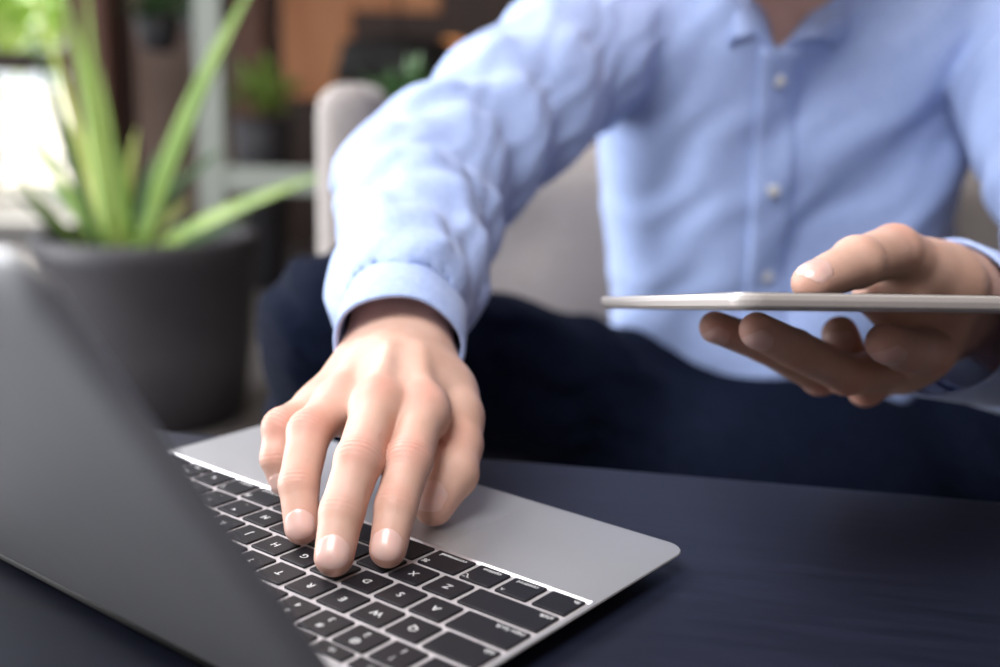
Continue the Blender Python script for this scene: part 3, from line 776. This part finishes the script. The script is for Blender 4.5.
# collar: folded band round the neck with two points at the front
rows = []
nphi = 49
for j in range(nphi):
    ph = -1 + 2 * j / (nphi - 1)                     # -1 left front .. 0 back .. 1 right front
    a = ph * math.radians(158); f_ = abs(ph) ** 5
    cx_, cy_ = NEC[0], NEC[1] + 0.01
    r1 = 0.070 - 0.004 * f_
    top = V(cx_ + math.sin(a) * r1, cy_ + math.cos(a) * r1 - 0.004, NEC[2] + 0.012 + 0.018 * math.cos(a))
    if abs(ph) > 0.55:
        w = ((abs(ph) - 0.55) / 0.45) ** 1.3; sgn = math.copysign(1, ph)
        top = top * (1 - w) + (VPT + V(sgn * 0.007, -0.006, 0.006)) * w
    out_ = top + V(math.sin(a) * 0.020, math.cos(a) * 0.020, -0.038)
    if abs(ph) > 0.6:
        w = (abs(ph) - 0.6) / 0.4; w = w * w * (3 - 2 * w); tipp = VPT + V(math.copysign(0.049, ph), 0.0, 0.006)
        q = out_ * (1 - w) + tipp * w; out_ = on_shirt(V(q[0], 1.0, q[2]), lift=0.007) if w > 0.4 else q
        out_ = out_ * 0.9 + q * 0.1
    r_ = []
    for i in range(7):
        t = i / 6.0; q = top * (1 - t) + out_ * t; q = q + V(math.sin(a) * 0.006, -abs(math.sin(a)) * 0.004 + math.cos(a) * 0.006 - 0.004, 0.005) * math.sin(math.pi * t)
        r_.append(q)
    rows.append(r_)
slab_obj('collar', rows, shirt_m, shirt, 0.003, (0, 0.5, -0.4))

# ------------------------------------------------------------------ trousers, shoes, hair
def trouser_sdf(p):
    d = None
    for h_, k_, a_, ph in ((HPR, KNR, ANR, 0.2), (HPL, KNL, ANL, 1.9)):
        k2 = k_ - V(0, 0, 0.004)
        e = smin(sd_cone(p, h_, k2, 0.096, 0.069), sd_cone(p, k2, a_ + V(0, 0.0, 0.03), 0.068, 0.056), 0.02)
        e = e + 0.0035 * fsin(p, (0.75, 0.2, 0.6), 0.06, ph, 0.4) + 0.0018 * fsin(p, (0.4, -0.3, 0.8), 0.028, ph + 1, 0.4)
        d = e if d is None else smin(d, e, 0.05)
    d = smin(d, sd_ell(p, (HPR + HPL) / 2 + V(0, 0.03, 0.0), (0.175, 0.125, 0.115)), 0.04)
    d = smin(d, sd_ell(p, at(775, 476, 1.05), (0.17, 0.12, 0.100)), 0.05)
    d = smax(d, -(p[:, 2] - 0.085), 0.004)
    for a_ in (ANR, ANL): d = smax(d, -sd_cone(p, a_ + V(0, 0, -0.05), a_ + V(0, 0, 0.05), 0.050, 0.050), 0.003)
    return d
v, F_ = surface_nets(trouser_sdf, (-0.26, 0.80, 0.06), (0.76, 1.42, 0.62), 0.006)
trousers = np_mesh('trousers', to_local(relax(v, F_, 1)), F_, navy_m, person)
trousers['label'] = 'dark navy trousers'
shoe_m, _, _ = nodes_mat('dark_leather', (0.02, 0.012, 0.008), 0.35)
for a_ in (ANR, ANL):
    def shoe_sdf(p, a_=a_):
        d = sd_cone(p, a_ + V(0, 0.025, -0.045), a_ + V(0, -0.05, -0.040), 0.038, 0.040); d = smin(d, sd_cone(p, a_ + V(0, -0.05, -0.042), a_ + V(0, -0.175, -0.058), 0.042, 0.030), 0.03)
        d = smax(d, -(p[:, 2] - 0.002), 0.004); return smax(d, -sd_cone(p, a_ + V(0, 0, -0.005), a_ + V(0, 0, 0.06), 0.034, 0.040), 0.004)
    v, F_ = surface_nets(shoe_sdf, a_ + V(-0.09, -0.27, -0.10), a_ + V(0.09, 0.12, 0.05), 0.004)
    np_mesh('shoe', to_local(v), F_, shoe_m, person)
hair_m = noise_mat('dark_hair', (0.010, 0.007, 0.005), (0.028, 0.018, 0.012), 60, 0.5, stretch=(6, 1, 1), bump=0.6)
def hair_sdf(p):
    d = sd_ell(p, hp(0, -0.008, 0.012), (0.087, 0.106, 0.112), HR)
    q = (p - HEAD.astype(np.float32)) @ HR.astype(np.float32)
    d = d + 0.0025 * np.sin(q[:, 0] * 260 + 8 * np.sin(q[:, 1] * 40)) * 0.5
    face = np.maximum(-(q[:, 1] - 0.035 + np.maximum(q[:, 2] - 0.045, 0) * 0.6), q[:, 2] - 0.062)
    d = smax(d, -face, 0.012)
    return smax(d, -(q[:, 2] + 0.055 - 0.3 * q[:, 1]), 0.01)
v, F_ = surface_nets(hair_sdf, HEAD - 0.15, HEAD + 0.15, 0.004)
np_mesh('hair', to_local(v), F_, hair_m, person)
eye_m, _, _ = nodes_mat('eye_dark', (0.01, 0.008, 0.006), 0.15)
for sx in (-1, 1):
    c = hp(sx * 0.032, 0.0895, 0.006); vs, fs = lathe([(0.0005, -0.0062), (0.004, -0.0050), (0.0062, 0), (0.004, 0.005), (0.0005, 0.0062)], 16)
    mesh_obj('eye', [to_local(c + V(*q)) for q in vs], fs, eye_m, person)

# ------------------------------------------------------------------ tablet
tb_m, _, _ = nodes_mat('tablet_aluminium', (0.62, 0.58, 0.55), 0.38, 0.3)
P1, P2 = at(597, 303, 0.610), at(738, 301, 0.410)
P2r = at(1040, 305, 0.445)
e1 = P1 - P2; Ld = float(np.linalg.norm(e1)); e1 = unit(e1); e2 = P2r - P2; e2 = unit(e2 - (e2 @ e1) * e1)
nrm = np.cross(e2, e1); nrm = nrm if nrm[2] > 0 else -nrm
TL = 0.255; TH = 0.0062
tab = empty('tablet', tuple(P2))
tag(tab, 'thin silver tablet held edge-on above the table in the hand at right', 'tablet')
tM = Matrix(((e2[0], e1[0], nrm[0]), (e2[1], e1[1], nrm[1]), (e2[2], e1[2], nrm[2])))
tab.rotation_euler = tM.to_euler()
def tring(ins, z): return [(x, y, z) for x, y in rrect(0, 0, TL, Ld, 0.010, 8, ins)]
bm = bmesh.new()
ring_loft(bm, [tring(0.0008, TH / 2), tring(0.0001, TH / 2 - 0.0007), tring(0.0, 0.0005), tring(0.0006, -TH / 2 + 0.0014), tring(0.0030, -TH / 2)], cap_top=True)
bmesh.ops.recalc_face_normals(bm, faces=bm.faces); bm_obj('body', bm, tb_m, tab)
bm = bmesh.new(); ring_loft(bm, [tring(0.0024, TH / 2 + 0.0003), tring(0.0020, TH / 2 - 0.0003)], cap_top=True)
bmesh.ops.recalc_face_normals(bm, faces=bm.faces); bm_obj('screen', bm, glass_m, tab)

# ------------------------------------------------------------------ sofa
sofa_m = noise_mat('grey_sofa_fabric', (0.31, 0.28, 0.262), (0.37, 0.335, 0.315), 180, 0.85, bump=0.3, sheen=0.2)
sofa = empty('sofa', (0.75, 1.45, 0)); tag(sofa, 'grey fabric sofa the person sits on', 'sofa')
def pillow_box(name, c, s, r, parent, mat, bulge=0.0, tuft=None):
    c = np.array(c, float); s = np.array(s, float) / 2
    def f(p):
        q = np.abs(p - c.astype(np.float32)) - (s - r).astype(np.float32); d = np.linalg.norm(np.maximum(q, 0), axis=-1) + np.minimum(q.max(-1), 0) - r
        if tuft is not None:
            for t_ in tuft: d = d + 0.02 * np.exp(-((p - np.asarray(t_, np.float32)) ** 2).sum(1) / 0.04 ** 2)
        return d
    v, F_ = surface_nets(f, c - s - 0.03, c + s + 0.03, 0.012)
    return np_mesh(name, relax(v, F_, 1) - np.array([0.75, 1.45, 0]), F_, mat, parent)
pillow_box('backrest', (0.765, 1.56, 0.415), (1.88, 0.22, 0.41), 0.07, sofa, sofa_m,
           tuft=[(x, 1.45, z) for x, z in ((0.02, 0.50), (0.30, 0.50), (0.58, 0.50), (0.86, 0.50), (0.16, 0.36), (0.44, 0.36), (0.72, 0.36), (1.0, 0.36))])
pillow_box('arm', (-0.195, 1.50, 0.375), (0.075, 0.24, 0.64), 0.034, sofa, sofa_m)
pillow_box('seat_cushion', (0.72, 1.27, 0.165), (1.9, 0.62, 0.13), 0.045, sofa, sofa_m)
pillow_box('frame', (0.72, 1.32, 0.085), (1.92, 0.66, 0.07), 0.02, sofa, sofa_m)
for sx in (-0.18, 1.6):
    for sy in (1.05, 1.6):
        vs, fs = tube([(sx - 0.75, sy - 1.45, 0.06), (sx - 0.75, sy - 1.45, 0.0)], [0.022, 0.016], 16, (0, 1, 0)); mesh_obj('leg', vs, fs, dark_wood, sofa)

# ------------------------------------------------------------------ planter with a spiky plant
PX, PY = at(152, 300, 2.32)[0], 2.30
plant = empty('potted_plant', (PX, PY, 0)); tag(plant, 'spiky green potted plant in a wide charcoal planter on the floor', 'potted plant')
pot_m = noise_mat('charcoal_planter', (0.034, 0.033, 0.038), (0.048, 0.046, 0.052), 6, 0.55)
PZ = 0.385; R0 = 0.222
vs, fs = lathe([(0.17, 0.0), (0.19, 0.004), (R0 - 0.012, 0.16), (R0 - 0.004, PZ - 0.045), (R0 + 0.002, PZ - 0.04), (R0 + 0.002, PZ - 0.004), (R0 - 0.002, PZ), (R0 - 0.022, PZ), (R0 - 0.026, PZ - 0.004), (R0 - 0.03, PZ - 0.05), (0.0005, PZ - 0.055)], 72)
mesh_obj('pot', vs, fs, pot_m, plant)
soil_m = noise_mat('soil', (0.012, 0.009, 0.007), (0.035, 0.026, 0.02), 60, 0.9, bump=0.8)
vs, fs = lathe([(R0 - 0.031, PZ - 0.050), (R0 - 0.034, PZ - 0.040), (0.10, PZ - 0.034), (0.0005, PZ - 0.030)], 48); mesh_obj('soil', vs, fs, soil_m, plant)
leaf_g = noise_mat('green_leaf', (0.15, 0.27, 0.04), (0.28, 0.40, 0.09), 9, 0.4, stretch=(1, 1, 0.3))
leaf_y = noise_mat('yellow_green_leaf', (0.32, 0.40, 0.07), (0.45, 0.50, 0.14), 7, 0.45)
leaf_d = noise_mat('dark_green_leaf', (0.04, 0.10, 0.03), (0.07, 0.15, 0.05), 9, 0.45)
def blade(base, mid, tip, w, mat, parent, origin, name='leaf', fold=0.35):
    base, mid, tip = [np.array(q, float) for q in (base, mid, tip)]; n = 18; vs = []
    for i in range(n + 1):
        t = i / n; c = (1 - t) ** 2 * base + 2 * t * (1 - t) * mid + t * t * tip
        tg = unit(2 * (1 - t) * (mid - base) + 2 * t * (tip - mid)); s_ = unit(np.cross(tg, (0, -1, 0.25))); u_ = np.cross(s_, tg)
        ww = w * (0.55 + 0.45 * math.sin(min(t * 2.2, 1) * math.pi / 2)) * (1 - t ** 2.6) + 0.0008
        for k, (a, b_) in enumerate(((-1, 0.0), (-0.5, -0.55), (0, -0.8), (0.5, -0.55), (1, 0.0), (0.5, -0.30), (0, -0.42), (-0.5, -0.30))):
            vs.append(c + s_ * a * ww + u_ * (b_ + 0.5) * fold * ww - np.array(origin))
    fs = [(i * 8 + k, i * 8 + (k + 1) % 8, (i + 1) * 8 + (k + 1) % 8, (i + 1) * 8 + k) for i in range(n) for k in range(8)]
    fs += [tuple(range(7, -1, -1)), tuple(n * 8 + k for k in range(8))]
    return mesh_obj(name, vs, fs, mat, parent)
LV = [  # base px, control px, tip px, depths at base / middle / tip, half width, colour
    ((140, 252), (175, 120), (262, -30), 2.28, 2.20, 2.10, 0.021, leaf_g), ((103, 252), (100, 130), (62, -20), 2.28, 2.3, 2.30, 0.017, leaf_g),
    ((112, 252), (100, 130), (78, 30), 2.32, 2.36, 2.4, 0.016, leaf_y), ((92, 250), (65, 150), (28, 20), 2.26, 2.2, 2.15, 0.010, leaf_d),
    ((90, 250), (55, 160), (-20, 60), 2.30, 2.3, 2.3, 0.012, leaf_g), ((120, 252), (125, 190), (137, 128), 2.34, 2.36, 2.38, 0.013, leaf_y),
    ((150, 254), (200, 215), (345, 168), 2.26, 2.15, 2.05, 0.015, leaf_g), ((140, 254), (170, 180), (225, 150), 2.4, 2.46, 2.55, 0.014, leaf_d),
    ((145, 256), (165, 215), (190, 200), 2.3, 2.33, 2.38, 0.010, leaf_y), ((160, 256), (200, 240), (250, 215), 2.32, 2.32, 2.35, 0.012, leaf_d),
    ((100, 254), (80, 210), (40, 180), 2.34, 2.4, 2.5, 0.014, leaf_d), ((85, 254), (50, 225), (10, 190), 2.28, 2.2, 2.15, 0.009, leaf_d),
    ((118, 254), (95, 120), (85, -30), 2.36, 2.42, 2.5, 0.011, leaf_g), ((98, 252), (70, 170), (50, 60), 2.28, 2.25, 2.2, 0.010, leaf_g), ((95, 252), (80, 120), (28, -20), 2.33, 2.4, 2.45, 0.010, leaf_y),
    ((88, 254), (40, 215), (5, 150), 2.25, 2.18, 2.1, 0.009, leaf_g), ((146, 254), (160, 200), (215, 150), 2.27, 2.25, 2.22, 0.008, leaf_d), ((124, 252), (118, 170), (100, 70), 2.3, 2.3, 2.3, 0.010, leaf_g),
    ((130, 254), (125, 190), (108, 120), 2.26, 2.22, 2.2, 0.013, leaf_g), ((110, 254), (85, 190), (88, 100), 2.38, 2.42, 2.45, 0.012, leaf_y),
    ((125, 252), (145, 180), (160, 150), 2.42, 2.5, 2.5, 0.012, leaf_d), ((135, 254), (150, 225), (165, 190), 2.24, 2.2, 2.2, 0.012, leaf_g)]
for (bp_, cp, tp, y0_, y1_, y2_, w, m_) in LV:
    b0 = at(*bp_, y0_); b0[2] = PZ - 0.045
    b0[0] = PX + (b0[0] - PX) * 0.8
    blade(b0, at(*cp, y1_), at(*tp, y2_), w, m_, plant, (PX, PY, 0))

# ------------------------------------------------------------------ things further back
def bush(name, loc, r, n, w, l, mats, label, cat, seed, pot=None):
    rnd = random.Random(seed); e = empty(name, loc); tag(e, label, cat); o0 = np.array(loc, float); vs, fs = [], []
    for k in range(n):
        a = rnd.uniform(0, 6.283); el = rnd.uniform(0.1, 1.45); R_ = r * rnd.uniform(0.35, 1); c = V(math.cos(a) * math.cos(el) * R_, math.sin(a) * math.cos(el) * R_, math.sin(el) * R_)
        d = unit(c + V(rnd.uniform(-.4, .4), rnd.uniform(-.4, .4), rnd.uniform(-.2, .5)) * R_); s_ = unit(np.cross(d, (0.2, 0.1, 1))); u_ = np.cross(s_, d)
        L_ = l * rnd.uniform(.6, 1.2); W_ = w * rnd.uniform(.7, 1.2); b0 = len(vs)
        for t, ww, dz in ((0, 0.1, 0), (0.3, 0.9, 0.04), (0.6, 1.0, 0.02), (0.85, 0.55, -0.05), (1, 0.05, -0.12)):
            for sx, lift in ((-1, 0.15), (0, 0), (1, 0.15)): vs.append(c + d * L_ * t + s_ * W_ * ww * sx + u_ * (dz * L_ + lift * W_))
        for i in range(4):
            for j in range(2): q = b0 + i * 3 + j; fs.append((q, q + 1, q + 4, q + 3))
    f = mesh_obj('foliage', vs, fs, mats, e)
    return e
def stem(parent, r, z0, z1, mat=None, name='stem'):
    vs, fs = tube([(0, 0, z0), (r, 0, (z0 + z1) / 2), (0, 0, z1)], [r, r * 0.9, r * 0.7], 10, (0, 1, 0)); mesh_obj(name, vs, fs, mat or dark_wood, parent)
# small plant behind the sofa arm
q = at(398, 122, 1.80)
b_ = bush('leafy_plant', (q[0], q[1], q[2] - 0.03), 0.07, 130, 0.007, 0.065, leaf_d, 'small bushy green plant in a pot behind the grey sofa', 'plant', 3)
vs, fs = lathe([(0.05, -q[2] + 0.03), (0.07, -0.10), (0.075, 0.0), (0.066, 0.0), (0.0005, -0.02)], 32); mesh_obj('pot', vs, fs, pot_m, b_)
# garden shrubs seen through the opening
yel = noise_mat('sunlit_foliage', (0.25, 0.42, 0.06), (0.42, 0.60, 0.14), 3, 0.5)
for k, (px_, py_, Y, r, lab) in enumerate(((-20, 30, 7.4, 0.75, 'sunlit yellow-green shrub beyond the window opening, at the left edge'), (95, 5, 10.5, 0.95, 'sunlit green shrub beyond the window opening, beside the brown pillar'))):
    q = at(px_, py_ + 20, Y); b_ = bush('garden_shrub', (q[0], q[1], q[2] - 0.2), r, 420, 0.05, 0.22, yel, lab, 'shrub', 11 + k); b_['group'] = 'shrubs outside the window opening'
    stem(b_, 0.06, -(q[2] - 0.2) - 0.03, 0.2)
# hanging leaves near the posts
for k, (px_, py_, Y, r, lab) in enumerate(((158, 30, 3.9, 0.09, 'dark green hanging plant in front of the grey-brown wall'), (205, 22, 3.7, 0.10, 'dark green hanging plant at the top of the white post'), (262, 118, 3.8, 0.13, 'low green plant above the white rail'))):
    q = at(px_, py_, Y); b_ = bush('trailing_plant', tuple(q), r, 90, 0.016, 0.09, leaf_d if k < 2 else leaf_g, lab, 'plant', 31 + k)
    if k < 2:
        vs, fs = tube([(0, 0, 0.05), (0, 0, 2.70 - q[2])], [0.004, 0.004], 8, (0, 1, 0)); mesh_obj('hanging_cord', vs, fs, dark_wood, b_)
        vs, fs = lathe([(0.05, -0.07), (0.07, 0.0), (0.072, 0.05), (0.064, 0.05), (0.0005, 0.03)], 24); mesh_obj('pot', vs, fs, pot_m, b_)
    else:
        vs, fs = lathe([(0.07, -q[2]), (0.09, -0.1), (0.095, 0.0), (0.085, 0.0), (0.0005, -0.02)], 28); mesh_obj('pot', vs, fs, pot_m, b_)
# pale partition: post with a rail
scr = empty('partition_frame', (at(218, 300, 3.4)[0], 3.4, 0)); tag(scr, 'pale grey-green partition frame with an upright post and one low rail', 'partition')
bm = bmesh.new(); w = 26 / FPX * 3.4; add_box(bm, (0, 0, 1.2), (w, 0.05, 2.4), 0, 0.004); bm_obj('post', bm, white_paint, scr)
zr = at(270, 180, 3.4)[2]; xe = at(330, 180, 3.4)[0] - at(218, 180, 3.4)[0]
bm = bmesh.new(); add_box(bm, (w / 2 + xe / 2, 0, zr), (xe, 0.04, 0.075), 0, 0.004); bm_obj('rail', bm, white_paint, scr)
bm = bmesh.new(); add_box(bm, (w + xe - 0.03, 0, zr / 2), (0.04, 0.04, zr), 0, 0.004); bm_obj('post', bm, brown_wood, scr)
# dark round lamp table with a lamp
q = at(385, 62, 4.2)
lt = empty('pendant_lamp', (q[0] + 0.05, 4.2, 0)); tag(lt, 'wide dark drum pendant lamp hanging in front of the orange-brown timber wall', 'lamp')
vs, fs = lathe([(0.001, q[2] + 0.10), (0.05, q[2] + 0.10), (0.20, q[2] + 0.07), (0.24, q[2] - 0.08), (0.234, q[2] - 0.08), (0.19, q[2] + 0.06), (0.05, q[2] + 0.09), (0.001, q[2] + 0.09)], 48); mesh_obj('shade', vs, fs, rubber, lt)
vs, fs = tube([(0, 0, q[2] + 0.09), (0, 0, 2.70)], [0.006, 0.006], 8, (0, 1, 0)); mesh_obj('cord', vs, fs, rubber, lt)
glow, nt, gb = nodes_mat('warm_bulb', (0.9, 0.4, 0.15), 0.4); gb.inputs['Emission Color'].default_value = (1.0, 0.42, 0.14, 1); gb.inputs['Emission Strength'].default_value = 0.35
q = at(452, 52, 4.4)
wl_ = empty('wall_lamp', (q[0], q[1], q[2])); tag(wl_, 'small warm glowing lamp on the dark wall behind the shoulder', 'lamp')
vs, fs = lathe([(0.02, -0.05), (0.045, -0.03), (0.055, 0.0), (0.045, 0.03), (0.02, 0.05)], 28); vs = [(x * 1.3, y, z) for x, y, z in vs]; mesh_obj('shade', vs, fs, glow, wl_)
vs, fs = tube([(0, 0, 0), (0, 0.48, 0.02)], [0.012, 0.012], 10, (0, 0, 1)); mesh_obj('bracket', vs, fs, rubber, wl_)
